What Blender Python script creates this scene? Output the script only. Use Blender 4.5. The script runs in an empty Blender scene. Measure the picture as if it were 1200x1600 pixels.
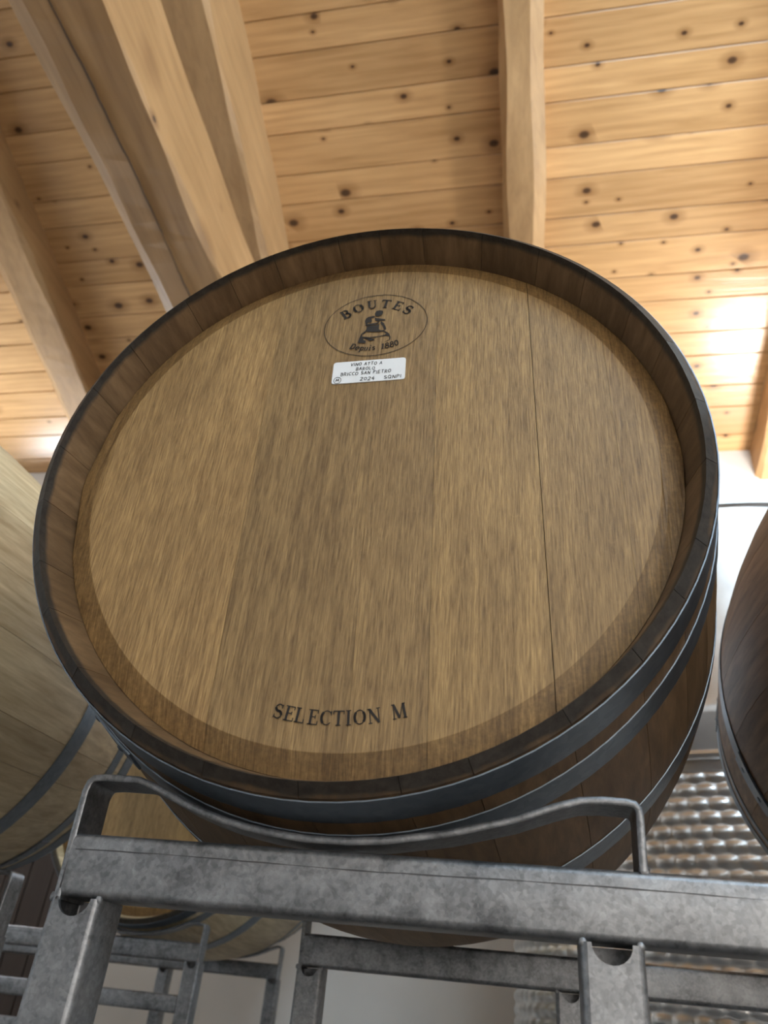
import bpy, math, random
from mathutils import Vector, Matrix
random.seed(7)
C = bpy.context.scene.collection
S = bpy.context.scene

# ------------------------------------------------------------------ camera
cam_d = bpy.data.cameras.new('camera')
cam = bpy.data.objects.new('camera', cam_d); C.objects.link(cam)
cam_d.sensor_fit = 'VERTICAL'; cam_d.sensor_height = 36.0; cam_d.sensor_width = 27.0
cam_d.lens = 1163.97 / 1600 * 36.0
r_ = Vector((0.98220779, 0.16541317, 0.08891759)); u_ = Vector((0.01861281, -0.55688952, 0.830378)); f_ = Vector((-0.18687273, 0.81394874, 0.55006003))
cam.matrix_world = Matrix(((r_.x, u_.x, -f_.x, 0.14829), (r_.y, u_.y, -f_.y, -0.49571), (r_.z, u_.z, -f_.z, -0.41140), (0, 0, 0, 1)))
cam_d.clip_start = 0.01
cam_d.dof.use_dof = True; cam_d.dof.focus_distance = 0.66; cam_d.dof.aperture_fstop = 8.0
S.camera = cam

# ------------------------------------------------------------------ world, exposure
WORLD = 0.02
w = bpy.data.worlds.new('world'); S.world = w; w.use_nodes = True
w.node_tree.nodes['Background'].inputs[0].default_value = (0.75, 0.86, 1.0, 1)
w.node_tree.nodes['Background'].inputs[1].default_value = WORLD
S.view_settings.view_transform = 'Standard'; S.view_settings.look = 'None'
S.view_settings.exposure = -0.12; S.view_settings.gamma = 1.0; S.view_settings.use_curve_mapping = False

# strengths of the bright window panes; the front and mid ones are added fill
GLEAM_LIGHT = 150.0                       # unseen uplight added for the gleam on the ceiling boards
DAY = (0.80, 0.90, 1.0)
WIN_RIGHT, WIN_LEFT, FILL_MID, WIN_SIDE, WIN_EAST, FILL_FRONT, WIN_NEAR, WIN_UPPER = 12.0, 72.0, 5.0, 4.0, 28.0, 3.9, 0.3, 11.5

# ------------------------------------------------------------------ material helpers
def new_mat(name):
    m = bpy.data.materials.new(name); m.use_nodes = True
    nt = m.node_tree; b = nt.nodes['Principled BSDF']
    return m, nt, b
def N(nt, t, **kw):
    n = nt.nodes.new(t)
    for k, v in kw.items(): setattr(n, k, v)
    return n
def ramp(nt, stops, fac):
    r = N(nt, 'ShaderNodeValToRGB'); e = r.color_ramp.elements
    while len(e) < len(stops): e.new(0.5)
    for el, (p, c) in zip(e, stops):
        el.position = p; el.color = c if len(c) == 4 else (*c, 1)
    nt.links.new(fac, r.inputs[0]); return r.outputs[0]
def mix(nt, a, b, fac, mode='MIX'):
    m = N(nt, 'ShaderNodeMix', data_type='RGBA', blend_type=mode)
    for sock, v in ((m.inputs[0], fac), (m.inputs[6], a), (m.inputs[7], b)):
        if isinstance(v, (int, float)): sock.default_value = v
        elif isinstance(v, tuple): sock.default_value = v if len(v) == 4 else (*v, 1)
        else: nt.links.new(v, sock)
    return m.outputs[2]
def math_(nt, op, a, b=None, c=None):
    m = N(nt, 'ShaderNodeMath', operation=op)
    for i, v in enumerate((a, b, c)):
        if v is None: continue
        if isinstance(v, (int, float)): m.inputs[i].default_value = v
        else: nt.links.new(v, m.inputs[i])
    return m.outputs[0]
def coords(nt, scale, rand=1.0):
    tc = N(nt, 'ShaderNodeTexCoord'); oi = N(nt, 'ShaderNodeObjectInfo')
    mp = N(nt, 'ShaderNodeMapping'); mp.inputs[3].default_value = scale
    add = N(nt, 'ShaderNodeVectorMath', operation='ADD')
    cx = N(nt, 'ShaderNodeCombineXYZ')
    for i, k in enumerate((37.0, 91.0, 53.0)):
        nt.links.new(math_(nt, 'MULTIPLY', oi.outputs['Random'], k * rand), cx.inputs[i])
    nt.links.new(tc.outputs['Object'], mp.inputs[0])
    nt.links.new(mp.outputs[0], add.inputs[0]); nt.links.new(cx.outputs[0], add.inputs[1])
    return add.outputs[0], tc.outputs['Object'], oi.outputs['Random']
def noise(nt, vec, scale=1.0, detail=4.0, rough=0.6, dist=0.0):
    n = N(nt, 'ShaderNodeTexNoise'); nt.links.new(vec, n.inputs['Vector'])
    n.inputs['Scale'].default_value = scale; n.inputs['Detail'].default_value = detail
    n.inputs['Roughness'].default_value = rough; n.inputs['Distortion'].default_value = dist
    return n.outputs['Fac']
def bump(nt, b, h, strength=0.3, dist=0.002):
    bp = N(nt, 'ShaderNodeBump'); bp.inputs['Strength'].default_value = strength; bp.inputs['Distance'].default_value = dist
    nt.links.new(h, bp.inputs['Height']); nt.links.new(bp.outputs[0], b.inputs['Normal'])

def oak(name, dark, light, scale, rough=0.55, vary=0.25, flecks=0.0, rim=None, bumpy=0.25, bevel=None):
    """Oak with fine pores drawn out along the grain (small component of scale)."""
    m, nt, b = new_mat(name)
    v, obj_, rnd = coords(nt, scale)
    fine = noise(nt, v, 1.0, 5, 0.62, 0.3)
    vb, _, _ = coords(nt, tuple(s * 0.12 for s in scale))
    broad = noise(nt, vb, 1.0, 3, 0.55, 0.4)
    col = ramp(nt, [(0.32, dark), (0.52, tuple((a + c) / 2 for a, c in zip(dark, light))), (0.70, light)], fine)
    col = mix(nt, col, ramp(nt, [(0.3, (0.72, 0.68, 0.62)), (0.7, (1.12, 1.1, 1.05))], broad), 1.0, 'MULTIPLY')
    if flecks:
        vf, _, _ = coords(nt, tuple(s * 0.22 if s == max(scale) else s * 1.9 for s in scale))
        fl = noise(nt, vf, 1.0, 2, 0.5, 1.2)
        msk = ramp(nt, [(0.60, (0, 0, 0)), (0.68, (1, 1, 1))], fl)
        col = mix(nt, col, tuple(min(1, c * 1.25) for c in light), math_(nt, 'MULTIPLY', msk, flecks))
    tint = ramp(nt, [(0.0, (1 - vary, 1 - vary * 1.05, 1 - vary * 1.15)), (1.0, (1 + vary * .5, 1 + vary * .5, 1 + vary * .45))], rnd)
    col = mix(nt, col, tint, 1.0, 'MULTIPLY')
    oi = N(nt, 'ShaderNodeObjectInfo'); col = mix(nt, col, oi.outputs['Color'], 1.0, 'MULTIPLY')
    if bevel:
        # the sawn bevel round the head shows browner end grain
        sx = N(nt, 'ShaderNodeSeparateXYZ'); nt.links.new(obj_, sx.inputs[0])
        rr = math_(nt, 'SQRT', math_(nt, 'ADD', math_(nt, 'POWER', sx.outputs[0], 2.0), math_(nt, 'POWER', math_(nt, 'SUBTRACT', sx.outputs[2], bevel[1]), 2.0)))
        mk = math_(nt, 'GREATER_THAN', rr, bevel[0])
        eg = ramp(nt, [(0.3, (0.50, 0.47, 0.42)), (0.7, (0.84, 0.79, 0.74))], noise(nt, obj_, 260, 4, 0.7))
        col = mix(nt, col, mix(nt, col, eg, 1.0, 'MULTIPLY'), mk)
    if rim:
        # dark stained end grain: a stain with its own ragged edge on the chime ends
        sx = N(nt, 'ShaderNodeSeparateXYZ'); nt.links.new(obj_, sx.inputs[0])
        y = sx.outputs[1]
        d = math_(nt, 'SUBTRACT', rim[1], math_(nt, 'ABSOLUTE', y))
        n2 = noise(nt, obj_, 60, 3, 0.6)
        d = math_(nt, 'SUBTRACT', d, math_(nt, 'MULTIPLY', math_(nt, 'SUBTRACT', n2, 0.5), 0.006))
        st = ramp(nt, [(0.62, (1, 1, 1)), (1.0, (0, 0, 0))], math_(nt, 'DIVIDE', d, rim[0]))
        sc = ramp(nt, [(0.35, (0.006, 0.005, 0.0045)), (0.65, (0.030, 0.026, 0.022))], noise(nt, obj_, 120, 4, 0.7))
        col = mix(nt, col, sc, math_(nt, 'MULTIPLY', st, 0.95))
    nt.links.new(col, b.inputs['Base Color'])
    b.inputs['Roughness'].default_value = rough
    bump(nt, b, fine, bumpy, 0.0012)
    return m

def pine(name, dark, light, along, rough=0.35, vary=0.2, knots=True, k=1.0, kden=1.0, kth=0.52):
    """Pine with long grain along axis 'along' (0 = x, 1 = y) and dark knots."""
    m, nt, b = new_mat(name)
    sc = [40 * k, 40 * k, 40 * k]; sc[along] = 2.5 * k
    v, obj_, rnd = coords(nt, tuple(sc))
    g = noise(nt, v, 1.0, 5, 0.6, 0.6)
    sb = [5 * k, 5 * k, 5 * k]; sb[along] = 1.2 * k
    vb, _, _ = coords(nt, tuple(sb))
    big = noise(nt, vb, 1.0, 3, 0.6)
    wv = N(nt, 'ShaderNodeTexWave', wave_type='RINGS', rings_direction='Z' if along != 2 else 'X')
    sw = [9 * k, 9 * k, 9 * k]; sw[along] = 0.7 * k
    vw, _, _ = coords(nt, tuple(sw), 0.3)
    nt.links.new(vw, wv.inputs['Vector']); wv.inputs['Scale'].default_value = 1.1
    wv.inputs['Distortion'].default_value = 5.0; wv.inputs['Detail'].default_value = 2
    col = ramp(nt, [(0.20, tuple(a * .5 + c * .5 for a, c in zip(dark, light))), (0.60, light)], g)
    col = mix(nt, col, ramp(nt, [(0.0, (0.80, 0.74, 0.66)), (1.0, (1.08, 1.06, 1.04))], wv.outputs['Fac']), 0.3, 'MULTIPLY')
    col = mix(nt, col, ramp(nt, [(0.3, (0.84, 0.80, 0.74)), (0.7, (1.08, 1.08, 1.08))], big), 1.0, 'MULTIPLY')
    if knots:
        sk = [8.5 * k * kden, 8.5 * k * kden, 8.5 * k * kden]; sk[along] = 5.6 * k * kden
        vk, _, _ = coords(nt, tuple(sk))
        vo = N(nt, 'ShaderNodeTexVoronoi', voronoi_dimensions='2D' if along == 0 else '3D'); nt.links.new(vk, vo.inputs['Vector'])
        vo.inputs['Scale'].default_value = 1.0; vo.inputs['Randomness'].default_value = 1.0
        cs = N(nt, 'ShaderNodeSeparateXYZ'); nt.links.new(vo.outputs['Color'], cs.inputs[0])
        size = math_(nt, 'MULTIPLY', math_(nt, 'GREATER_THAN', cs.outputs[0], kth), math_(nt, 'MULTIPLY_ADD', math_(nt, 'POWER', cs.outputs[1], 2.0), 0.13, 0.045))
        dd = math_(nt, 'DIVIDE', vo.outputs['Distance'], math_(nt, 'MAXIMUM', size, 0.001))
        halo = ramp(nt, [(0.0, (1, 1, 1)), (1.0, (0, 0, 0))], math_(nt, 'MULTIPLY', dd, 0.36))
        core = ramp(nt, [(0.55, (1, 1, 1)), (1.0, (0, 0, 0))], dd)
        col = mix(nt, col, tuple(c * f for c, f in zip(dark, (0.60, 0.48, 0.40))), math_(nt, 'MULTIPLY', halo, 0.75))
        col = mix(nt, col, (0.040, 0.020, 0.012), math_(nt, 'MULTIPLY', core, 0.85))
    tint = ramp(nt, [(0.0, (1 - vary, 1 - vary * 1.15, 1 - vary * 1.3)), (1.0, (1 + vary * .4, 1 + vary * .4, 1 + vary * .4))], rnd)
    col = mix(nt, col, tint, 1.0, 'MULTIPLY')
    nt.links.new(col, b.inputs['Base Color']); b.inputs['Roughness'].default_value = rough
    bump(nt, b, g, 0.25, 0.004)
    return m

def metal(name, c1, c2, metallic, rough, scale=40.0, spangle=0.0, bumps=0.1):
    m, nt, b = new_mat(name)
    tc = N(nt, 'ShaderNodeTexCoord')
    n1 = noise(nt, tc.outputs['Object'], scale, 6, 0.65, 0.6)
    n2 = noise(nt, tc.outputs['Object'], scale * 0.22, 4, 0.6)
    f = math_(nt, 'ADD', math_(nt, 'MULTIPLY', n1, 0.55), math_(nt, 'MULTIPLY', n2, 0.45))
    if spangle:
        vo = N(nt, 'ShaderNodeTexVoronoi'); nt.links.new(tc.outputs['Object'], vo.inputs['Vector'])
        vo.inputs['Scale'].default_value = scale * 6
        cs = N(nt, 'ShaderNodeSeparateXYZ'); nt.links.new(vo.outputs['Color'], cs.inputs[0])
        f = math_(nt, 'ADD', f, math_(nt, 'MULTIPLY', math_(nt, 'SUBTRACT', cs.outputs[0], 0.5), spangle))
    col = ramp(nt, [(0.30, c1), (0.70, c2)], f)
    nt.links.new(col, b.inputs['Base Color'])
    rr = ramp(nt, [(0.3, (rough * 0.8,) * 3), (0.7, (min(1, rough * 1.2),) * 3)], n1)
    nt.links.new(rr, b.inputs['Roughness'])
    b.inputs['Metallic'].default_value = metallic
    bump(nt, b, n1, bumps, 0.0015)
    return m

def plain(name, col, rough=0.6, metallic=0.0, var=0.06, scale=6.0):
    m, nt, b = new_mat(name)
    tc = N(nt, 'ShaderNodeTexCoord')
    n1 = noise(nt, tc.outputs['Object'], scale, 4, 0.6)
    c = ramp(nt, [(0.3, tuple(x * (1 - var) for x in col)), (0.7, tuple(min(1, x * (1 + var)) for x in col))], n1)
    nt.links.new(c, b.inputs['Base Color']); b.inputs['Roughness'].default_value = rough; b.inputs['Metallic'].default_value = metallic
    return m
def emit(name, col, strength):
    m, nt, b = new_mat(name)
    b.inputs['Base Color'].default_value = (0, 0, 0, 1)
    b.inputs['Emission Color'].default_value = (*col, 1); b.inputs['Emission Strength'].default_value = strength
    return m

M_HEAD = oak('oak_head', (0.185, 0.110, 0.042), (0.445, 0.295, 0.130), (640, 60, 44), 0.50, 0.05, 0.08, None, 0.35, (0.2625, 0.36))
M_STAVE = oak('oak_stave', (0.118, 0.068, 0.031), (0.235, 0.147, 0.077), (90, 7, 90), 0.55, 0.22, 0.0, (0.0115, 0.4765), 0.2)
M_STAVE_LIT = oak('lit_oak_stave', (0.46, 0.36, 0.22), (0.74, 0.64, 0.45), (90, 7, 90), 0.5, 0.1, 0.0, (0.017, 0.476), 0.15)  # stave oak with strong light put into its colour
M_HOOP = metal('galvanised_hoop', (0.12, 0.15, 0.185), (0.26, 0.30, 0.35), 0.85, 0.42, 22, 0.12, 0.04)
M_GALV = metal('galvanised_steel', (0.085, 0.09, 0.098), (0.40, 0.41, 0.43), 0.85, 0.44, 60, 0.10, 0.22)
M_SEAM = metal('weld_seam_steel', (0.05, 0.05, 0.055), (0.14, 0.14, 0.145), 0.6, 0.6, 90)
M_STEEL = metal('stainless_steel', (0.60, 0.60, 0.61), (0.82, 0.82, 0.82), 1.0, 0.33, 6, 0, 0.0)
M_DARK = plain('black_ink', (0.016, 0.011, 0.008), 0.7)
M_INK = plain('pen_ink', (0.012, 0.012, 0.016), 0.5)
M_PAPER = plain('white_paper', (0.80, 0.82, 0.84), 0.45, 0, 0.02, 40)
M_BOARD = pine('pine_ceiling_board', (0.30, 0.150, 0.056), (0.62, 0.37, 0.172), 0, 0.24, 0.16, True, 1.0)
M_RAFT = pine('hewn_rafter_wood', (0.21, 0.105, 0.042), (0.43, 0.255, 0.115), 1, 0.6, 0.12, True, 1.0, 0.7, 0.3)
M_WALL = plain('plastered_wall', (0.76, 0.735, 0.70), 0.85, 0, 0.04, 2.5)
M_FLOOR = plain('concrete_floor', (0.13, 0.125, 0.12), 0.6, 0, 0.2, 3)

# ------------------------------------------------------------------ mesh helpers
class MB:
    def __init__(s): s.v = []; s.f = []
    def add(s, vs, fs):
        o = len(s.v); s.v += [tuple(x) for x in vs]; s.f += [tuple(i + o for i in f) for f in fs]
    def box(s, a, b):
        (x0, y0, z0), (x1, y1, z1) = a, b
        s.add([(x0, y0, z0), (x1, y0, z0), (x1, y1, z0), (x0, y1, z0), (x0, y0, z1), (x1, y0, z1), (x1, y1, z1), (x0, y1, z1)],
              [(0, 3, 2, 1), (4, 5, 6, 7), (0, 1, 5, 4), (1, 2, 6, 5), (2, 3, 7, 6), (3, 0, 4, 7)])
    def grid(s, rows, closed=False, caps=False):
        n = len(rows[0]); vs = [p for r in rows for p in r]; fs = []
        for i in range(len(rows) - 1):
            for j in range(n if closed else n - 1):
                a = i * n + j; b = i * n + (j + 1) % n
                fs.append((a, b, b + n, a + n))
        if caps:
            fs.append(tuple(reversed(range(n)))); fs.append(tuple(range((len(rows) - 1) * n, len(rows) * n)))
        s.add(vs, fs)
    def build(s, name, mat, parent=None, loc=(0, 0, 0), smooth=False, angle=None):
        me = bpy.data.meshes.new(name)
        L = Vector(loc)
        me.from_pydata([tuple(Vector(v) - L) for v in s.v], [], s.f); me.update()
        import bmesh
        bm = bmesh.new(); bm.from_mesh(me); bmesh.ops.recalc_face_normals(bm, faces=bm.faces); bm.to_mesh(me); bm.free()
        if mat: me.materials.append(mat)
        o = bpy.data.objects.new(name, me); C.objects.link(o); o.location = loc
        if parent: o.parent = parent
        if smooth:
            me.polygons.foreach_set('use_smooth', [True] * len(me.polygons))
            me.set_sharp_from_angle(angle=math.radians(angle or 35))
        return o
def thing(name, label, cat, loc=(0, 0, 0), group=None):
    o = bpy.data.objects.new(name, None); C.objects.link(o); o.location = loc; o.empty_display_size = 0.05
    o['label'] = label; o['category'] = cat
    if group: o['group'] = group
    return o
def tag(o, label, cat, group=None):
    o['label'] = label; o['category'] = cat
    if group: o['group'] = group
    return o
def struct(o): o['kind'] = 'structure'; return o
def copy_tree(o, parent=None):
    c = o.copy(); C.objects.link(c)
    if parent: c.parent = parent
    for ch in list(o.children): copy_tree(ch, c)
    return c
def rrect(x0, x1, z0, z1, r, n=3):
    pts = []
    for cx, cz, a0 in ((x1 - r, z1 - r, 0), (x0 + r, z1 - r, 90), (x0 + r, z0 + r, 180), (x1 - r, z0 + r, 270)):
        for i in range(n + 1):
            a = math.radians(a0 + 90 * i / n); pts.append((cx + r * math.cos(a), cz + r * math.sin(a)))
    return pts

# ------------------------------------------------------------------ room
SL = math.tan(math.radians(17.4)); H = 3.037
XL, XR, YF, YB, ZF = -4.3, 2.7, -2.0, 2.80, -1.62
def ceil_z(y): return H - SL * y
def slab(x0, x1, ya, yb, d0, d1):
    return [(x0, ya, ceil_z(ya) - d0), (x1, ya, ceil_z(ya) - d0), (x1, yb, ceil_z(yb) - d0), (x0, yb, ceil_z(yb) - d0),
            (x0, ya, ceil_z(ya) - d1), (x1, ya, ceil_z(ya) - d1), (x1, yb, ceil_z(yb) - d1), (x0, yb, ceil_z(yb) - d1)]
BOXF = [(0, 3, 2, 1), (4, 5, 6, 7), (0, 1, 5, 4), (1, 2, 6, 5), (2, 3, 7, 6), (3, 0, 4, 7)]
mb = MB(); mb.add(slab(XL - .15, XR + .15, YF - .15, YB + .15, -0.034, -0.09), BOXF)
ceiling = struct(mb.build('ceiling', M_BOARD, None, (0, 0, H)))
PAIR = 0.279; y = 0.8675 - PAIR * 15; edges = []
while y < YB + .2:
    edges += [y, y + PAIR * 0.575]; y += PAIR
edges = [e for e in edges if YF - 0.05 < e < YB + 0.1]
for a, b in zip(edges, edges[1:]):
    g, c, pr = 0.0016, 0.003, random.uniform(-0.0004, 0.0004)
    prof = [(a + g, -0.032), (a + g, -c), (a + g + c, pr), (b - g - c, pr), (b - g, -c), (b - g, -0.032)]
    rows = []
    for x in (XL, XR):
        rows.append([(x, yy, ceil_z(yy) - d) for yy, d in prof])
    mb = MB(); mb.grid(rows, closed=True, caps=True)
    ym = (a + b) / 2
    o = mb.build('ceiling_board', M_BOARD, ceiling, (0, ym, ceil_z(ym))); o.location = (0, ym, ceil_z(ym) - H)
    if o.parent: o.matrix_parent_inverse = Matrix.Identity(4)

def wall_with_holes(name, fixed, axis, a0, a1, z0, ztop, holes, t):
    """wall in a plane axis = fixed; spans a0..a1 and z0..ztop(a) with rectangular openings."""
    mb = MB()
    cuts = sorted({a0, a1, *[h[0] for h in holes], *[h[1] for h in holes]})
    def pt(a, z, k):
        return (fixed + k, a, z) if axis == 'x' else (a, fixed + k, z)
    for p, q in zip(cuts, cuts[1:]):
        hs = [h for h in holes if h[0] <= p and h[1] >= q]
        hs.sort(key=lambda h: h[2]); los = [z0] + [h[3] for h in hs]; spans = list(zip(los, [h[2] for h in hs] + [None]))
        for lo, hi in spans:
            zp, zq = (ztop(p), ztop(q)) if hi is None else (hi, hi)
            vs = [pt(p, lo, 0), pt(q, lo, 0), pt(q, lo, t), pt(p, lo, t), pt(p, zp, 0), pt(q, zq, 0), pt(q, zq, t), pt(p, zp, t)]
            mb.add(vs, BOXF)
    return struct(mb.build(name, M_WALL))
W_R = (1.36, 1.80, 0.60, 1.50); W_L = (-3.4, -2.6, 1.15, 1.7)
W_S = (-1.7, -0.6, 0.2, 1.2); W_U = (0.6, 2.4, 1.5, 2.95); W_FILL_FRONT = (0.4, 2.0, -0.9, 0.7); W_E = (-0.2, 1.5, 1.35, 2.05); W_FILL_MID = (-0.45, 0.40, 0.55, 1.25); W_N = (-1.7, -0.7, 0.2, 1.2)
wall_with_holes('wall_back', YB, 'y', XL, XR, ZF, lambda a: ceil_z(YB) + 0.02, [W_R, W_L, W_FILL_MID], 0.15)
wall_with_holes('wall_front', YF, 'y', XL, XR, ZF, lambda a: ceil_z(YF) + 0.02, [W_FILL_FRONT, W_U], -0.15)
wall_with_holes('wall_left', XL, 'x', YF, YB, ZF, lambda a: ceil_z(a) + 0.02, [W_S], -0.15)
wall_with_holes('wall_right', XR, 'x', YF, YB, ZF, lambda a: ceil_z(a) + 0.02, [W_E, W_N], 0.15)
mb = MB(); mb.box((XL - .15, YF - .15, ZF - 0.1), (XR + .15, YB + .15, ZF)); struct(mb.build('floor', M_FLOOR))
def window(i, axis, fixed, hole, out, strength, colour=DAY):
    a0, a1, z0, z1 = hole; k = 0.07 * out
    def B(mb, p0, p1, zz0, zz1, d0, d1):
        lo, hi = sorted((fixed + d0, fixed + d1))
        if axis == 'y': mb.box((p0, lo, zz0), (p1, hi, zz1))
        else: mb.box((lo, p0, zz0), (hi, p1, zz1))
    mb = MB(); fr = 0.035
    for p0, p1, q0, q1 in ((a0, a1, z0, z0 + fr), (a0, a1, z1 - fr, z1), (a0, a0 + fr, z0 + fr, z1 - fr), (a1 - fr, a1, z0 + fr, z1 - fr), ((a0 + a1) / 2 - .02, (a0 + a1) / 2 + .02, z0 + fr, z1 - fr)):
        B(mb, p0, p1, q0, q1, k - 0.02, k + 0.02)
    wdw = struct(mb.build('window_%d' % i, plain('white_window_frame_%d' % i, (0.75, 0.75, 0.74), 0.5)))
    mid = (a0 + a1) / 2
    for p0, p1 in ((a0 + fr, mid - .02), (mid + .02, a1 - fr)):
        mb = MB(); B(mb, p0, p1, z0 + fr, z1 - fr, k - 0.004, k + 0.004)
        mb.build('pane', emit('bright_pane_%d' % i, colour, strength), wdw)
window(1, 'y', YB, W_R, 1, WIN_RIGHT)
window(2, 'y', YB, W_L, 1, WIN_LEFT)
window(3, 'x', XL, W_S, -1, WIN_SIDE)
window(4, 'y', YF, W_FILL_FRONT, -1, FILL_FRONT, (1.0, 0.92, 0.82))  # unseen warm window added as front fill for the barrel head
window(8, 'y', YF, W_U, -1, WIN_UPPER, (0.66, 0.85, 1.0))
window(5, 'x', XR, W_E, 1, WIN_EAST, (0.68, 0.86, 1.0))
window(7, 'x', XR, W_N, 1, WIN_NEAR, (0.72, 0.87, 1.0))
window(6, 'y', YB, W_FILL_MID, 1, FILL_MID)  # unseen window added as weak fill for the rear and left barrels

M_DOOR = pine('dark_door_wood', (0.030, 0.018, 0.014), (0.060, 0.040, 0.032), 2, 0.6, 0.05, False)
D0, D1, DT = -2.50, -1.62, 0.25
mb = MB(); mb.box((D0, YB - 0.02, ZF), (D1, YB, DT)); door = struct(mb.build('door_1', M_DOOR))
for i in range(7):
    xa = D0 + 0.05 + i * (D1 - D0 - 0.1) / 7
    mb = MB(); mb.box((xa + .003, YB - 0.032, ZF + .01), (xa + (D1 - D0 - 0.1) / 7 - .003, YB - 0.0195, DT - 0.05)); mb.build('door_plank', M_DOOR, door)
# ------------------------------------------------------------------ roof timbers
def timber(name, pts_fn, ya, yb, n, prof, wob, seed, mat, loc):
    """sweep of a cross-section prof [(x, z)] from ya to yb, edges wandering like hewn wood"""
    rnd = random.Random(seed); m = len(prof)
    ph = [[(rnd.uniform(0, 6.28), rnd.uniform(3, 7), rnd.uniform(0, 6.28), rnd.uniform(9, 17)) for _ in range(2)] for _ in range(m)]
    rows = []
    for i in range(n + 1):
        yy = ya + (yb - ya) * i / n; row = []
        for (x, z), (px, pz) in zip(prof, ph):
            dx = wob * (math.sin(px[0] + yy * px[1]) * .6 + math.sin(px[2] + yy * px[3]) * .4)
            dz = wob * (math.sin(pz[0] + yy * pz[1]) * .6 + math.sin(pz[2] + yy * pz[3]) * .4)
            row.append((x + dx, yy, pts_fn(yy) + z + (dz if z < -0.03 else 0)))
        rows.append(row)
    mb = MB(); mb.grid(rows, closed=True, caps=True)
    return mb.build(name, mat, None, loc)
def rafter(x0, x1, d, seed, label, chl=0.02, chr_=0.02, yb=YB):
    prof = [(x0, 0.004), (x0, -d + chl), (x0 + chl, -d), (x1 - chr_, -d), (x1, -d + chr_), (x1, 0.004)]
    o = timber('rafter', ceil_z, YF, yb, 60, prof, 0.007, seed, M_RAFT, (x0, 0, H))
    tag(o, label, 'rafter', 'sloping roof rafters')
    return o
rafter(0.083, 0.250, 0.19, 1, 'rough brown rafter rising vertically above the middle barrel', 0.02, 0.05)
rafter(-2.385, -2.145, 0.19, 2, 'hewn orange rafter crossing the left edge of the picture', 0.07, 0.015)
rafter(1.30, 1.47, 0.19, 3, 'rafter whose end meets the back wall at the far right', 0.02, 0.03)
rafter(-1.175, -0.925, 0.385, 4, 'deep rafter sloping right above the horizontal dark tie beam', 0.02, 0.02)
bm_prof = [(-1.175, 2.06 - 2.06), (-1.192, -0.324), (-1.145, -0.345), (-0.93, -0.345), (-0.92, -0.335), (-0.92, 0.0)]
tie = timber('tie_beam', lambda yy: 2.075 - 0.012 * yy, YF, YB, 60, bm_prof, 0.007, 9, M_RAFT, (-1.05, 0, 2.0))
tag(tie, 'massive horizontal tie beam with dark underside and bright left edge', 'beam')

mb = MB(); rnd = random.Random(4)
row = []
for i in range(60):
    yy = 0.2 + i * 0.03; xx = -1.075 + 0.02 * math.sin(yy * 2.1) + rnd.uniform(-.002, .002); wd = 0.0011 + 0.0007 * math.sin(yy * 5)
    zz = 2.075 - 0.012 * yy - 0.345 - 0.0075
    row.append([(xx - wd, yy, zz), (xx + wd, yy, zz), (xx + wd, yy, zz + .02), (xx - wd, yy, zz + .02)])
mb.grid(row, closed=True, caps=True); cr_ = mb.build('drying_crack', plain('dark_crack', (0.075, 0.045, 0.026), 0.9)); cr_.parent = tie; cr_.location = (1.05, 0, -2.0)

# ------------------------------------------------------------------ barrel
TILT = 0.0220; LB, RB = 0.95, 0.36
def rw(y):
    k = (y - LB / 2) / (LB / 2); return 0.300 + 0.0615 * max(0.0, 1 - k * k) ** 1.35
OFF = Vector((0, -LB / 2, RB))            # mesh coordinates are taken from the barrel's underside
def B_(p): return (p[0] + OFF.x, p[1] + OFF.y, p[2] + OFF.z)
YS = [0.012, 0.03, 0.045, 0.06, 0.08, 0.10, 0.13, 0.17, 0.22, 0.28, 0.34, 0.41, 0.475]
YS = YS + [LB - y for y in reversed(YS[:-1])]
def stave_mesh(a0, a1):
    g = 0.0009
    a0 += g; a1 -= g; n = 4; rows = []
    def ring(y, r): return [(y, r, a0 + (a1 - a0) * i / n) for i in range(n + 1)]
    def sec(y, ro, ri, yi=None):
        yi = y if yi is None else yi
        row = [(ro * math.cos(a0 + (a1 - a0) * i / n), y, ro * math.sin(a0 + (a1 - a0) * i / n)) for i in range(n + 1)]
        row += [(ri * math.cos(a0 + (a1 - a0) * i / n), yi, ri * math.sin(a0 + (a1 - a0) * i / n)) for i in reversed(range(n + 1))]
        return [B_(p) for p in row]
    rows.append(sec(0.007, rw(0), 0.2905, 0.0))
    for yv in YS:
        e = min(yv, LB - yv)
        ri = 0.2895 - 0.0092 * e / 0.05 if e <= 0.05 else rw(yv) - 0.027
        rows.append(sec(yv, rw(yv), ri))
    rows.append(sec(LB - 0.007, rw(LB), 0.2905, LB))
    mb = MB(); mb.grid(rows, closed=True, caps=True); return mb
HY, HR, HF = 0.035, 0.2815, 0.262
def head_depth(r): return HY + max(0.0, (r - HF) / (HR - HF)) * 0.006
HTILT = 0.03
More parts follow.
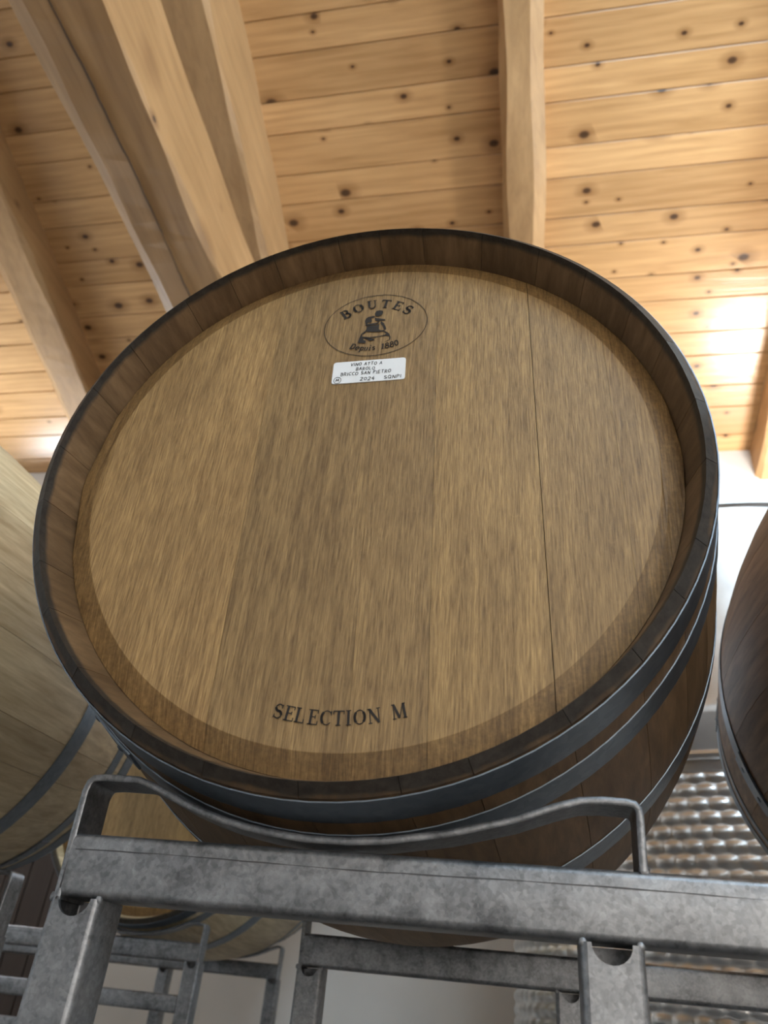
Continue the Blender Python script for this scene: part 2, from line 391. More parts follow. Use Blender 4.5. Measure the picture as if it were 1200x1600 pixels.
def head_board(x0, x1, proud, back=False, gl=0.0003, gr=0.0003):
    x0 += gl; x1 -= gr; n = 14; rows = []
    for i in range(n + 1):
        x = x0 + (x1 - x0) * i / n; x = max(-HR + 1e-4, min(HR - 1e-4, x))
        zo = math.sqrt(HR * HR - x * x); zi = math.sqrt(max(0, HF * HF - x * x))
        zs = [-zo, -(zo + zi) / 2, -zi, -zi * .5, 0, zi * .5, zi, (zo + zi) / 2, zo]
        front = []
        for z in zs:
            d = head_depth(math.hypot(x, z)) + proud
            front.append((x, d, z))
        rows.append(front + [(x, HY + 0.022, zo), (x, HY + 0.022, -zo)])
    out = []
    for r in rows:
        out.append([])
        for x, d, z in r:
            X = x * math.cos(HTILT) - z * math.sin(HTILT); Z = x * math.sin(HTILT) + z * math.cos(HTILT)
            if back: d = LB - d
            out[-1].append(B_((X, d, Z)))
    mb = MB(); mb.grid(out, closed=True, caps=True); return mb
def hoop_mesh(y0, y1, th=0.0014, n=96):
    rows = []
    for i in range(n):
        a = 2 * math.pi * i / n; row = []
        for yy, e in ((y0, 0.0004), (y0, th), (y0 * .75 + y1 * .25, th + .0003), ((y0 + y1) / 2, th + .0003), (y0 * .25 + y1 * .75, th + .0003), (y1, th), (y1, 0.0004)):
            r = rw(yy) + e; row.append(B_((r * math.cos(a), yy, r * math.sin(a))))
        rows.append(row)
    rows.append(rows[0]); mb = MB(); mb.grid(rows); return mb
def hoop_lap(y0, y1, a0, a1, th=0.0034, n=12):
    rows = []
    for i in range(n + 1):
        a = a0 + (a1 - a0) * i / n; row = []
        for yy, e in ((y0 + .001, 0.0017), (y0 + .001, th), (y1 - .001, th), (y1 - .001, 0.0017)):
            r = rw(yy) + e; row.append(B_((r * math.cos(a), yy, r * math.sin(a))))
        rows.append(row)
    mb = MB(); mb.grid(rows, closed=True, caps=True); return mb
def rivet_mesh(y, a, r0=0.0042, h=0.0018):
    rad = rw(y) + 0.003; c = Vector((rad * math.cos(a), y, rad * math.sin(a))); nrm = Vector((math.cos(a), 0, math.sin(a)))
    t1 = Vector((-math.sin(a), 0, math.cos(a))); t2 = Vector((0, 1, 0)); rows = []
    for rr, hh in ((r0, 0), (r0 * .85, h * .7), (r0 * .4, h)):
        rows.append([B_(c + nrm * hh + (t1 * math.cos(q) + t2 * math.sin(q)) * rr) for q in [i * math.pi / 4 for i in range(8)]])
    mb = MB(); mb.grid(rows, closed=True); mb.add(rows[-1], [tuple(range(8))]); return mb
HOOPS = [(0.0095, 0.048, 1.62), (0.072, 0.104, 4.0), (0.256, 0.300, 2.2)]
HOOPS += [(LB - b, LB - a, c + 1.3) for a, b, c in HOOPS]
def make_barrel(label, group):
    t = thing('barrel', label, 'barrel', (0, 0, 0), group)
    rnd = random.Random(3); ws = [rnd.uniform(0.75, 1.3) for _ in range(29)]; tot = sum(ws); a = 0.35
    for wd in ws:
        da = wd / tot * 2 * math.pi
        stave_mesh(a, a + da).build('stave', M_STAVE, t, smooth=True, angle=25); a += da
    js = [-HR, -0.1045, 0.008, 0.0675, 0.1605, 0.228, HR]
    tints = [(1.08, 1.05, 1.02), (0.88, 0.87, 0.86), (0.92, 0.91, 0.90), (1.04, 1.03, 0.98), (1.0, 0.99, 0.96), (1.0, 0.98, 0.94)]
    for k, (x0, x1) in enumerate(zip(js, js[1:])):
        o = head_board(x0, x1, 0.0002 * (k % 2), False, 0.00028 if k == 4 else 0.00010, 0.00028 if k == 3 else 0.00010).build('head_board', M_HEAD, t)
        o.color = (*tints[k], 1)
    for x0, x1 in ((-HR, -0.12), (-0.12, 0.0), (0.0, 0.11), (0.11, HR)):
        head_board(x0, x1, 0, True).build('head_board', M_HEAD, t)
    for y0, y1, la in HOOPS:
        hp = hoop_mesh(y0, y1).build('hoop', M_HOOP, t, smooth=True)
        hoop_lap(y0, y1, la - 0.12, la + 0.12).build('hoop_overlap', M_HOOP, hp, smooth=True)
        for q in (-0.06, 0.06):
            rivet_mesh((y0 + y1) / 2, la + q).build('rivet', M_HOOP, hp, smooth=True)
    return t
def place_barrel(t, x, yf, zc=0.0):
    # x, yf, zc : centre of the front end
    R = Matrix.Rotation(TILT, 3, 'X'); t.rotation_euler = (TILT, 0, 0)
    t.location = Vector((x, yf, zc)) - R @ OFF
BARRELS = 'oak barrels lying on the racks'
barrel = make_barrel('big oak barrel in the middle with printed round head facing the camera', BARRELS)
plain_kids = None
b_left = copy_tree(barrel); b_left['label'] = 'oak barrel at the left edge behind the middle barrel, seen from its side'
b_right = copy_tree(barrel); b_right['label'] = 'brown oak barrel at the right edge in front of the steel tank'
b_rear = copy_tree(barrel); b_rear['label'] = 'brightly lit barrel on the rear rack, seen beneath the middle barrel and rack bar'
for br, tn in ((b_right, (2.1, 2.0, 1.85, 1)),):
    for ch in br.children:
        if ch.data.materials[0] == M_STAVE: ch.color = tn
pale = {}  # rear and left barrels: staves lightened in colour in place of light
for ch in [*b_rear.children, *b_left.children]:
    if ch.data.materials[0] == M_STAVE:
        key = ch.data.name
        if key not in pale: pale[key] = ch.data.copy(); pale[key].materials[0] = M_STAVE_LIT
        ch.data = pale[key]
place_barrel(barrel, 0, 0); place_barrel(b_left, -0.912, -0.05); place_barrel(b_right, 0.78, -0.02); place_barrel(b_rear, -0.845, 1.455)

# ------------------------------------------------------------------ print and sticker on the middle barrel
def stroke(mb, pts, wd, y):
    P = [Vector(p) for p in pts]
    for i in range(len(P) - 1):
        a, b = P[i], P[i + 1]; d = b - a
        if d.length < 1e-9: continue
        d.normalize(); n = Vector((-d.y, d.x)) * wd / 2
        a = a - d * (wd * 0.2 if i else 0); b = b + d * (wd * 0.2 if i < len(P) - 2 else 0)
        q = [a + n, b + n, b - n, a - n]
        mb.add([B_((v.x, y, v.y)) for v in q], [(0, 1, 2, 3)])
def arc(cx, cz, rx, rz, a0, a1, n=12):
    return [(cx + rx * math.cos(math.radians(a0 + (a1 - a0) * i / n)), cz + rz * math.sin(math.radians(a0 + (a1 - a0) * i / n))) for i in range(n + 1)]
K, T = 0.215, 0.085
SERIF = {
 'B': [([(.24, 0), (.24, 1)], K), ([(.04, .97), (.45, .97)], T), ([(.04, .03), (.45, .03)], T), ([(.24, .53), (.5, .53)], T),
       (arc(.45, .755, .24, .215, 90, -90), K * .75), (arc(.47, .28, .30, .25, 90, -90), K * .8)],
 'O': [(arc(.45, .5, .36, .46, 45, 135, 6), T), (arc(.45, .5, .36, .46, 225, 315, 6), T), (arc(.45, .5, .36, .46, 135, 225, 8), K), (arc(.45, .5, .36, .46, -45, 45, 8), K)],
 'U': [([(.22, 1), (.22, .3)], K), (arc(.48, .3, .26, .26, 180, 360), T * 1.4), ([(.74, .3), (.74, 1)], T), ([(.04, .97), (.42, .97)], T), ([(.60, .97), (.9, .97)], T)],
 'T': [([(.42, 0), (.42, 1)], K), ([(.02, .96), (.82, .96)], T * 1.2), ([(.04, .98), (.04, .74)], T), ([(.80, .98), (.80, .74)], T), ([(.24, .03), (.6, .03)], T)],
 'E': [([(.24, 0), (.24, 1)], K), ([(.04, .97), (.74, .97)], T), ([(.04, .03), (.78, .03)], T), ([(.24, .52), (.56, .52)], T), ([(.72, .98), (.72, .76)], T), ([(.76, .02), (.76, .26)], T), ([(.56, .64), (.56, .40)], T)],
 'S': [(arc(.40, .73, .25, .23, 30, 180, 10), T * 1.3), (arc(.40, .73, .25, .23, 180, 262, 6) + arc(.40, .27, .27, .24, 82, 0, 6), K), (arc(.40, .27, .27, .24, 0, -150, 10), T * 1.3), ([(.64, .98), (.62, .72)], T), ([(.13, .02), (.15, .28)], T)],
 'L': [([(.22, 0), (.22, 1)], K), ([(.04, .97), (.42, .97)], T), ([(.04, .03), (.74, .03)], T), ([(.72, .02), (.72, .28)], T)],
 'C': [(arc(.47, .5, .38, .46, 40, 130, 8), T), (arc(.47, .5, .38, .46, 130, 230, 9), K), (arc(.47, .5, .38, .46, 230, 320, 8), T), ([(.78, .96), (.78, .68)], T)],
 'I': [([(.24, 0), (.24, 1)], K), ([(.06, .97), (.42, .97)], T), ([(.06, .03), (.42, .03)], T)],
 'N': [([(.16, 0), (.16, 1)], T), ([(.14, .98), (.78, .02)], K), ([(.78, 0), (.78, 1)], T), ([(.0, .97), (.22, .97)], T), ([(.64, .97), (.92, .97)], T), ([(.02, .03), (.3, .03)], T)],
 'M': [([(.14, 0), (.17, 1)], T), ([(.17, 1), (.52, .05)], K), ([(.52, .05), (.86, 1)], T), ([(.88, 1), (.92, 0)], K), ([(.02, .97), (.22, .97)], T), ([(.84, .97), (1.02, .97)], T), ([(.02, .03), (.28, .03)], T), ([(.76, .03), (1.06, .03)], T)],
 'D': [([(.24, 0), (.24, 1)], K), ([(.04, .97), (.45, .97)], T), ([(.04, .03), (.45, .03)], T), (arc(.4, .5, .42, .47, 90, -90), K * .8)],
 'e': [(arc(.34, .32, .26, .30, 0, 300, 14), K * .65), ([(.1, .34), (.6, .34)], T)],
 'p': [([(.18, -.35), (.18, .62)], K * .8), (arc(.36, .32, .24, .29, 150, -150, 14), K * .65), ([(.02, -.33), (.34, -.33)], T), ([(.04, .6), (.2, .6)], T)],
 'u': [([(.16, .62), (.16, .18)], K * .8), (arc(.34, .2, .18, .18, 180, 330, 8), T), ([(.54, .62), (.54, 0)], K * .8), ([(.02, .6), (.18, .6)], T), ([(.54, .02), (.68, .02)], T)],
 'i': [([(.2, 0), (.2, .62)], K * .85), ([(.06, .6), (.2, .6)], T), ([(.06, .02), (.34, .02)], T), ([(.2, .78), (.2, .94)], K)],
 's': [(arc(.3, .47, .17, .15, 30, 262, 9) + arc(.3, .17, .18, .16, 82, -150, 9), K * .6)],
 '1': [([(.3, 0), (.3, 1)], K), ([(.1, .8), (.3, .98)], T), ([(.1, .03), (.5, .03)], T)],
 '8': [(arc(.36, .75, .22, .22, 0, 360, 16), K * .7), (arc(.36, .27, .28, .26, 0, 360, 16), K * .75)],
 '0': [(arc(.36, .5, .27, .46, 0, 360, 20), K * .75)],
}
HAND = {
 'V': [[(0, 1), (.3, 0), (.62, 1)]], 'I': [[(.15, 1), (.17, 0)]], 'N': [[(0, 0), (.05, 1), (.55, .05), (.6, 1)]],
 'O': [arc(.32, .5, .32, .46, 80, 440, 16)], 'A': [[(0, 0), (.32, 1), (.62, 0)], [(.12, .38), (.55, .4)]],
 'T': [[(-.05, .97), (.62, 1)], [(.28, 1), (.25, 0)]], 'B': [[(.05, 0), (.05, 1)] + arc(.25, .77, .24, .22, 80, -90, 7) + arc(.27, .28, .28, .27, 90, -100, 8) + [(.05, 0)]],
 'R': [[(.05, 0), (.05, 1)] + arc(.25, .75, .25, .24, 80, -100, 8) + [(.6, 0)]], 'L': [[(.05, 1), (.08, .04), (.55, .05)]],
 'C': [arc(.35, .5, .34, .45, 50, 310, 12)], 'S': [arc(.3, .74, .24, .22, 30, 255, 8) + arc(.3, .27, .27, .25, 85, -150, 9)],
 'P': [[(.05, 0), (.08, 1)] + arc(.25, .74, .27, .25, 85, -110, 9)], 'E': [[(.55, 1), (.05, .97), (.05, .03), (.58, .05)], [(.05, .52), (.48, .54)]],
 'Q': [arc(.32, .5, .32, .46, 80, 440, 16), [(.36, .28), (.7, -.08)]], 'M': [[(0, 0), (.1, 1), (.35, .35), (.6, 1), (.7, 0)]],
 '2': [arc(.28, .72, .26, .26, 160, -20, 8) + [(0, .03), (.6, .05)]], '0': [arc(.3, .45, .27, .4, 80, 440, 14)],
 '4': [[(.4, 1), (.02, .35), (.62, .38)], [(.42, .62), (.4, -.1)]],
}
YP = HY - 0.0006
def put(mb, font, ch, c, size, ang, y, wx=1.0, wt=None, mid=0.5, shear=0.0, bold=1.0):
    """draw glyph ch with its middle at c = (x, z)"""
    ca, sa = math.cos(ang), math.sin(ang)
    g = font[ch]
    xs = [p[0] for s in g for p in (s[0] if wt is None else s)]
    cx = (min(xs) + max(xs)) / 2
    for s in g:
        pts, wd = (s if wt is None else (s, wt))
        q = []
        for (px, pz) in pts:
            lx = ((px - cx) * wx + (pz - mid) * shear) * size; lz = (pz - mid) * size
            q.append((c[0] + lx * ca - lz * sa, c[1] + lx * sa + lz * ca))
        stroke(mb, q, wd * size * bold if wt is None else wt, y)
def word(name, chars, pts, size, parent, wx=1.0, mid=0.5, shear=0.0, flat=0.0, font=SERIF, bold=1.0):
    mb = MB()
    for i, (ch, c) in enumerate(zip(chars, pts)):
        a = pts[max(0, i - 1)]; b = pts[min(len(pts) - 1, i + 1)]
        ang = math.atan2(b[1] - a[1], b[0] - a[0]) * (1 - flat)
        put(mb, font, ch, c, size, ang, YP, wx, None, mid, shear, bold)
    return mb.build(name, M_DARK, parent)
word('brand_stamp', 'BOUTES', [(-0.0377, 0.1999), (-0.0244, 0.2080), (-0.0097, 0.2122), (0.0055, 0.2118), (0.0189, 0.2078), (0.0304, 0.2005)], 0.0125, barrel, 0.98)
word('date_stamp', 'Depuis1880', [(-0.0246, 0.1508), (-0.0190, 0.1491), (-0.0146, 0.1482), (-0.0098, 0.1477), (-0.0058, 0.1477), (-0.0018, 0.1477), (0.0074, 0.1485), (0.0119, 0.1493), (0.0168, 0.1505), (0.0214, 0.1521)], 0.0075, barrel, 0.85, 0.4, 0.12)
word('grade_stamp', 'SELECTIONM', [(-0.0402, -0.2323), (-0.0313, -0.2339), (-0.0228, -0.235), (-0.0123, -0.2361), (-0.0021, -0.2363), (0.0075, -0.2362), (0.0151, -0.2357), (0.0236, -0.2349), (0.0345, -0.2335), (0.0531, -0.2294)], 0.0115, barrel, 0.92, bold=0.78)
mb = MB(); ph = 0.05
el = [(0.0549 * math.cos(a), 0.0447 * math.sin(a)) for a in [i * 2 * math.pi / 96 for i in range(97)]]
el = [(-0.0035 + x * math.cos(ph) - z * math.sin(ph), 0.1815 + x * math.sin(ph) + z * math.cos(ph)) for x, z in el]
stroke(mb, el, 0.0007, YP); mb.build('oval_stamp', M_DARK, barrel)
FIG = [[(-0.0053, 0.1985), (-0.004, 0.2019), (-0.0004, 0.2026), (0.003, 0.2015), (0.0036, 0.1988), (0.0023, 0.1955), (-0.0002, 0.194), (-0.0032, 0.1938), (-0.005, 0.1953)],
 [(-0.0139, 0.1824), (-0.0152, 0.1877), (-0.014, 0.1919), (-0.0112, 0.1939), (-0.0064, 0.1946), (-0.0044, 0.1935), (-0.0061, 0.192), (-0.0085, 0.1913), (-0.0074, 0.1869), (-0.0084, 0.1845), (-0.0115, 0.1856), (-0.0119, 0.1831), (-0.0029, 0.1839), (0.0011, 0.1861), (-0.0004, 0.1829), (-0.0051, 0.1812), (-0.0098, 0.1807), (-0.014, 0.1804)],
 [(-0.0124, 0.1797), (-0.005, 0.1802), (0.0009, 0.1819), (0.001, 0.1743), (0.003, 0.1724), (0.0078, 0.1723), (0.0068, 0.1704), (-0.004, 0.1707), (-0.0138, 0.1719), (-0.0123, 0.1755)],
 [(-0.0049, 0.1919), (-0.0011, 0.1906), (0.0063, 0.1887), (0.0071, 0.1869), (0.0016, 0.1869), (-0.0007, 0.1863), (-0.0038, 0.1875)],
 [(0.0023, 0.186), (0.0056, 0.1831), (0.0079, 0.1778), (0.0091, 0.1735), (0.0065, 0.1729), (0.0048, 0.179), (0.002, 0.1826)],
 [(-0.0138, 0.1726), (-0.0171, 0.1692), (-0.0188, 0.1626), (-0.0195, 0.1561), (-0.0114, 0.1549), (-0.0114, 0.1587), (-0.0137, 0.1597), (-0.0145, 0.1623), (-0.003, 0.1604), (-0.0017, 0.1587), (-0.0075, 0.158), (-0.0115, 0.162), (-0.0154, 0.1648), (-0.0161, 0.1682), (-0.0124, 0.1701)],
 [(0.0079, 0.1711), (0.0124, 0.1674), (0.0144, 0.1622), (0.0144, 0.1581), (0.0116, 0.1559), (0.0081, 0.155), (0.0132, 0.1582), (0.0132, 0.1623), (0.0103, 0.1642), (0.0027, 0.1633), (-0.0032, 0.1621), (-0.0104, 0.1626), (-0.0154, 0.1648), (-0.0081, 0.1634), (0.0014, 0.1639), (0.0084, 0.1656), (0.0096, 0.1676), (0.0068, 0.1695)]]
mb = MB()
for poly in FIG:
    mb.add([B_((x, YP, z)) for x, z in poly], [tuple(range(len(poly)))])
mb.build('cooper_stamp', M_DARK, barrel)
# sticker
LC, LW, LH, LA = (-0.0040, 0.1158), 0.0745, 0.0292, 0.028
mb = MB(); out = rrect(-LW / 2, LW / 2, -LH / 2, LH / 2, 0.0028, 4)
def lab(x, z, y): return B_((LC[0] + x * math.cos(LA) - z * math.sin(LA), y, LC[1] + x * math.sin(LA) + z * math.cos(LA)))
mb.grid([[lab(x, z, HY + 0.0002) for x, z in out], [lab(x, z, HY - 0.0008) for x, z in out]], closed=True, caps=True)
sticker = mb.build('paper_label', M_PAPER, barrel); sticker['label'] = 'white handwritten paper label'
mb = MB()
def hand(text, p0, p1, size):
    adv = []; x = 0
    for ch in text:
        if ch == ' ': x += 0.55; continue
        wch = max(q[0] for s in HAND[ch] for q in s); adv.append((ch, x + wch / 2)); x += wch + 0.28
    L = x - 0.28; ang = math.atan2(p1[1] - p0[1], p1[0] - p0[0])
    for i, (ch, xx) in enumerate(adv):
        f = xx / L; c = (p0[0] + (p1[0] - p0[0]) * f, p0[1] + (p1[1] - p0[1]) * f + 0.0003 * math.sin(i * 2.3))
        put(mb, HAND, ch, c, size, ang, HY - 0.0012, math.hypot(p1[0] - p0[0], p1[1] - p0[1]) / L / size, 0.00062, 0.5, 0.1)
hand('VINO ATTO A', (-0.0232, 0.1252), (0.0090, 0.1256), 0.0041)
hand('BAROLO', (-0.0170, 0.1188), (0.0020, 0.1190), 0.0040)
hand('BRICCO SAN PIETRO', (-0.0322, 0.1122), (0.0188, 0.1140), 0.0042)
hand('2024', (-0.0115, 0.1050), (0.0032, 0.1054), 0.0046)
hand('SQNPI', (0.0128, 0.1056), (0.0298, 0.1062), 0.0044)
hand('M', (-0.0366, 0.1046), (-0.0334, 0.1047), 0.0034)
stroke(mb, arc(-0.0350, 0.1046, 0.0037, 0.0042, 0, 360, 20), 0.00055, HY - 0.0012)
mb.build('handwriting', M_INK, sticker)

# ------------------------------------------------------------------ racks
FY, PW = 0.0548, 0.0390           # front frame, tube width
ZT, ZB = -0.3240, -0.3665
DY = 0.683                        # rear frame behind the front one
PATH = [(-0.1908, -0.3690), (-0.1930, -0.3050), (-0.1932, -0.2935), (-0.1915, -0.2860), (-0.1870, -0.2818), (-0.1761, -0.2806), (-0.1480, -0.2812), (-0.1307, -0.2830), (-0.1070, -0.2895),
        (-0.0727, -0.3035), (-0.0399, -0.3120), (-0.010, -0.3152), (0.0200, -0.3152), (0.0465, -0.3133), (0.0912, -0.3060), (0.1351, -0.2948), (0.1640, -0.2845), (0.1809, -0.2795), (0.1960, -0.2785), (0.2120, -0.2789), (0.2185, -0.2803), (0.2222, -0.2845), (0.2228, -0.2900), (0.2219, -0.3243)]
def cradle_mesh(y0, flip, bx, by, dz=0.0, depth=0.036, th=0.0052):
    """bent flat strap; bx, by: the barrel's centre line (from the cradle's middle) and front end, which the strap clears"""
    P = []
    for (xa, za_), (xb, zb_) in zip(PATH, PATH[1:]):
        m = max(1, int(abs(xb - xa) / 0.012)) if -0.15 < xa < 0.17 else 1
        P += [Vector((xa + (xb - xa) * k / m, za_ + (zb_ - za_) * k / m)) for k in range(m)]
    P.append(Vector(PATH[-1]))
    for p in P:
        if (p.x < -0.165 and p.y < -0.33) or (p.x > 0.19 and p.y < -0.32): p.y += dz
        if not -0.165 < p.x < 0.207: continue
        for k in range(5):
            yl = y0 + depth * k / 4 - by + 0.32 * math.sin(TILT) * -1
            hp = any(a - .006 <= yl <= b + .006 for a, b, _ in HOOPS)
            r = rw(yl) + (0.0026 if hp else 0.0006); za = math.sin(TILT) * yl; dx = flip * p.x - bx
            if abs(dx) < r: p.y = min(p.y, za - math.sqrt(r * r - dx * dx) - 0.0008)
        p.y = max(p.y, ZT + dz + th - 0.0004)
    rows = []
    for i, p in enumerate(P):
        a = P[max(0, i - 1)]; b = P[min(len(P) - 1, i + 1)]; d = (b - a).normalized(); n = Vector((d.y, -d.x))
        q = p + n * th
        rows.append([(flip * v.x, yy, v.y) for v, yy in ((p, y0 + .0008), (p, y0 + depth), (q, y0 + depth), (q, y0 + .0008), (q * .8 + p * .2, y0), (p * .8 + q * .2, y0))])
    mb = MB(); mb.grid(rows, closed=True, caps=True); return mb
def bar_mesh(x0, x1, y0):
    sec = rrect(y0, y0 + 0.040, ZB, ZT, 0.005, 3)
    inn = rrect(y0 + .003, y0 + .037, ZB + .003, ZT - .003, 0.003, 3)
    mb = MB(); mb.grid([[(x, a, z) for a, z in sec] for x in (x0, x1)], closed=True)
    mb.grid([[(x, a, z) for a, z in inn] for x in (x0, x1)], closed=True)
    for x in (x0, x1):
        n = len(sec); mb.add([(x, a, z) for a, z in sec + inn], [(i, (i + 1) % n, n + (i + 1) % n, n + i) for i in range(n)])
    return mb
post_cache = {}
def post_mesh():
    """hollow square tube with a half-round vent notch in its front wall just under the bar"""
    if 'm' in post_cache: return post_cache['m']
    Wd, D = PW, 0.040; r = 0.0045; t = 0.0030; z1 = ZB - 0.0003; z0 = ZF
    mb = MB(); nr = 0.0125
    # front wall with notch
    arcp = [(nr * math.cos(math.radians(a)), z1 + nr * 0.95 * math.sin(math.radians(a))) for a in range(180, 361, 15)]
    xe = Wd / 2 - r
    poly = [(-xe, z0), (-xe, z1)] + arcp + [(xe, z1), (xe, z0)]
    n = len(poly)
    mb.add([(x, 0, z) for x, z in poly] + [(x, t, z) for x, z in poly], [tuple(range(n)), tuple(reversed(range(n, 2 * n)))] + [(i, (i + 1) % n, n + (i + 1) % n, n + i) for i in range(n)])
    # the other three walls with rounded corners, as an open section
    o_, i_ = [], []
    for cx, cy, a0 in ((-xe, r, 270), (-xe, D - r, 180), (xe, D - r, 90), (xe, r, 0)):
        for k in range(4):
            a = math.radians(a0 - 90 * k / 3)
            o_.append((cx + r * math.cos(a), cy + r * math.sin(a))); i_.append((cx + (r - t) * math.cos(a), cy + (r - t) * math.sin(a)))
    sec = o_ + list(reversed(i_))
    mb.grid([[(x, yy, z) for x, yy in sec] for z in (z0, z1)], closed=True, caps=True)
    o = mb.build('post', M_GALV, None, smooth=True, angle=40); post_cache['m'] = o.data; bpy.data.objects.remove(o)
    return post_cache['m']
def bead(mb, p, r, seed):
    rnd = random.Random(seed); rows = []
    for i in range(1, 5):
        ph_ = math.pi * i / 5
        rows.append([(p[0] + r * math.sin(ph_) * math.cos(q) * rnd.uniform(.85, 1.15), p[1] + r * .7 * math.sin(ph_) * math.sin(q), p[2] + r * math.cos(ph_) * rnd.uniform(.9, 1.1)) for q in [k * math.pi / 4 for k in range(8)]])
    mb.grid(rows, closed=True, caps=True)
def rack(label, x, y, posts, x0, x1, cradles, rungs=False):
    """x, y: offset of the frame; posts: left edges; cradles: (centre, flip)"""
    t = thing('barrel_rack', label, 'rack', (x, y, ZF), 'galvanised barrel racks')
    def child(mb, name, par=t, smooth=True):
        o = mb.build(name, M_GALV, None, smooth=smooth, angle=40); o.parent = par; o.location = (0, 0, -ZF) if par is t else (0, 0, 0); return o
    for fy, dz in ((FY, 0.0), (FY + DY, -0.0078)):
        bmh = bar_mesh(x0, x1, fy); bmh.v = [(vx, vy, vz + dz) for vx, vy, vz in bmh.v]
        b = child(bmh, 'cross_bar')
        if fy == FY:
            mb = MB(); rnd = random.Random(5); zz = ZT - 0.0118; n = 70
            mb.grid([[(xx, fy - 0.0003, z_ + rnd.uniform(-.0003, .0003)), (xx, fy - 0.0003, z_ + .0006 + rnd.uniform(-.0002, .0003))] for xx, z_ in [(x0 + .004 + (x1 - x0 - .008) * i / n, zz + 0.0006 * math.sin(i * .35)) for i in range(n + 1)]])
            s = mb.build('weld_seam', M_SEAM, b)
        for px in posts:
            o = bpy.data.objects.new('post', post_mesh()); C.objects.link(o); o.parent = t; kz = (ZB + dz - ZF) / (ZB - ZF); o.scale = (1, 1, kz); o.location = (px + PW / 2, fy, -ZF + ZF * (1 - kz))
        for k, px in enumerate(posts):
            for q in (px + 0.002, px + PW - 0.002):
                mb = MB(); bead(mb, (q, fy + .0025, ZB + dz - .0005), 0.0030, k * 7 + 1); child(mb, 'weld_bead')
        for cx, fl, bx, by in cradles:
            cm = cradle_mesh(fy, fl, bx - cx, by, dz)
            cm.v = [(vx + cx, vy, vz) for vx, vy, vz in cm.v]
            cr = child(cm, 'cradle')
            for vx, vz in ((0.2195, -0.3235), (-0.1915, -0.3672)):
                mb = MB(); bead(mb, (cx + fl * vx, fy + .003, vz + dz), 0.0038, 11)
                mb.build('weld_bead', M_GALV, cr, smooth=True)
    rails = [(-0.50, 1)] if rungs else []
    for px in (posts[0], posts[-1]):
        mb = MB(); sec = rrect(px, px + PW, ZF + 0.20, ZF + 0.24, 0.004)
        mb.grid([[(a, yy, z) for a, z in sec] for yy in (FY + .041, FY + DY - .001)], closed=True, caps=True); child(mb, 'side_rail')
    if rungs:
        for zz in (-0.435, -0.515, -0.60):
            sec = rrect(FY + .002, FY + .038, zz - 0.036, zz, 0.004)
            for pa, pb in zip(posts, posts[1:]):
                mb = MB(); mb.grid([[(xx, a, z) for a, z in sec] for xx in (pa + PW + .0005, pb - .0005)], closed=True, caps=True); child(mb, 'rung')
    return t
rack('nearest galvanised steel rack carrying the middle barrel', 0, 0, [-0.193, 0.1765, 0.545, 0.932], -0.1878, 0.965, [(0, 1, 0, 0), (0.78, -1, 0.78, -0.02)])
rack('galvanised rack under the barrel at the left edge', 0, -0.02, [-1.25, -1.05, -0.720], -1.255, -0.687, [(-0.875, -1, -0.912, -0.03)])
rack('galvanised rack with rungs behind the left post, carrying the brightly lit barrel', 0, 1.455, [-1.85, -1.4, -1.06, -0.689], -1.85, -0.657, [(-0.845, -1, -0.845, 0)], True)

# ------------------------------------------------------------------ uplight added out of view to make the ceiling gleam
ul = thing('added_gleam_light', 'unseen uplight added beside the steel tank to wash the ceiling boards', 'added light', (1.58, YB, 0.9))
mb = MB(); mb.box((-0.03, -0.24, -0.03), (0.03, 0.0, 0.0)); mb.build('gleam_light_arm', M_GALV, ul)
mb = MB()
mb.grid([[(x * k_, -0.38 + y_ * k_, z_) for x, y_ in ((-.17, -.15), (.17, -.15), (.17, .15), (-.17, .15))] for k_, z_ in ((0.8, 0.0), (1.0, 0.05), (1.0, 0.06), (0.95, 0.06), (0.95, 0.045))], closed=True)
mb.add([(x * .8, -0.38 + y_ * .8, 0) for x, y_ in ((-.17, -.15), (.17, -.15), (.17, .15), (-.17, .15))], [(0, 1, 2, 3)])
mb.build('gleam_light_housing', M_GALV, ul)
mb = MB(); mb.add([(x * .94, -0.38 + y_ * .94, 0.05) for x, y_ in ((-.17, -.15), (.17, -.15), (.17, .15), (-.17, .15))], [(0, 1, 2, 3)])
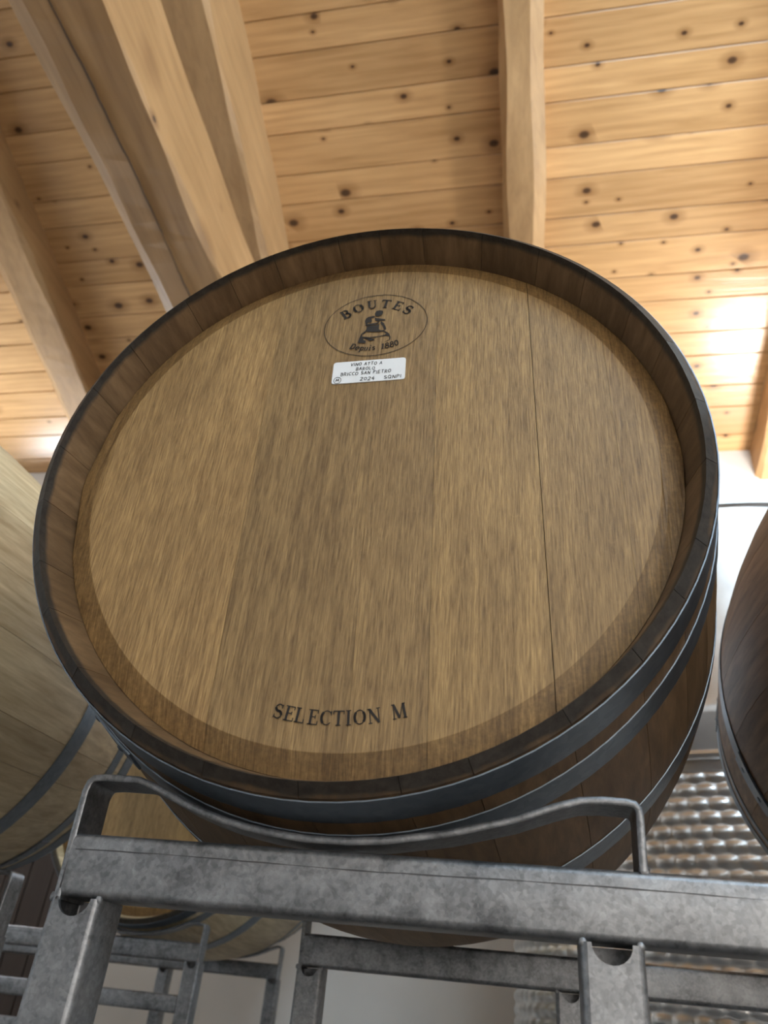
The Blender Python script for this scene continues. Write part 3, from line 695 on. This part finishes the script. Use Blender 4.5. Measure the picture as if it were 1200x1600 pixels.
mb.build('gleam_light_panel', emit('gleam_light_glow', (1.0, 0.97, 0.92), GLEAM_LIGHT), ul)

# ------------------------------------------------------------------ steel tank
TX, TY, TR = 0.765, 2.06, 0.665
tank = thing('steel_tank', 'stainless steel tank with dimpled jacket behind the barrels at right', 'tank', (TX, TY, ZF))
def lathe(name, prof, n=96, mat=M_STEEL):
    rows = [[(r * math.cos(2 * math.pi * i / n), r * math.sin(2 * math.pi * i / n), z - ZF) for i in range(n)] for r, z in prof]
    mb = MB(); mb.grid(rows, closed=True); return mb.build(name, mat, tank, smooth=True, angle=30)
lathe('tank_shell', [(TR, -1.3), (TR, 0.255), (TR + .004, 0.262), (TR + .004, 0.285), (TR, 0.292), (TR, 0.862)])
lathe('tank_rim', [(TR, 0.862), (TR + .014, 0.866), (TR + .014, 0.892), (TR, 0.896), (TR - .1, 0.93), (TR - .55, 0.98)])
lathe('tank_base', [(TR - .03, ZF), (TR - .03, -1.31), (TR, -1.3)], 64)
rows = [[((TR + .012 + .012 * math.cos(b)) * math.cos(a), (TR + .012 + .012 * math.cos(b)) * math.sin(a), 0.158 + .012 * math.sin(b) - ZF) for b in [j * math.pi / 4 for j in range(8)]] for a in [i * 2 * math.pi / 96 for i in range(97)]]
mb = MB(); mb.grid(rows, closed=True); mb.build('cooling_pipe', M_STEEL, tank, smooth=True)
rows = []; P = 0.0310; nz = 200; na = 500; a0, a1 = math.radians(150), math.radians(350)
for i in range(nz + 1):
    z = 0.125 - i / nz * 0.95; row = []
    for j in range(na + 1):
        a = a0 + (a1 - a0) * j / na; s_ = a * TR
        q = (0.125 - z) / P; ri = math.floor(q); sq = s_ / (P * 1.45) + 0.5 * (ri % 2)
        h = math.sin(math.pi * (q - ri)) ** 0.8 * (0.35 + 0.65 * abs(math.sin(math.pi * sq)) ** 0.8)
        d = TR + 0.003 + 0.0075 * h
        if i in (0, nz) or j in (0, na): d = TR
        row.append((d * math.cos(a), d * math.sin(a), z - ZF))
    rows.append(row)
mb = MB(); mb.grid(rows); mb.build('dimpled_jacket', M_STEEL, tank, smooth=True, angle=80)
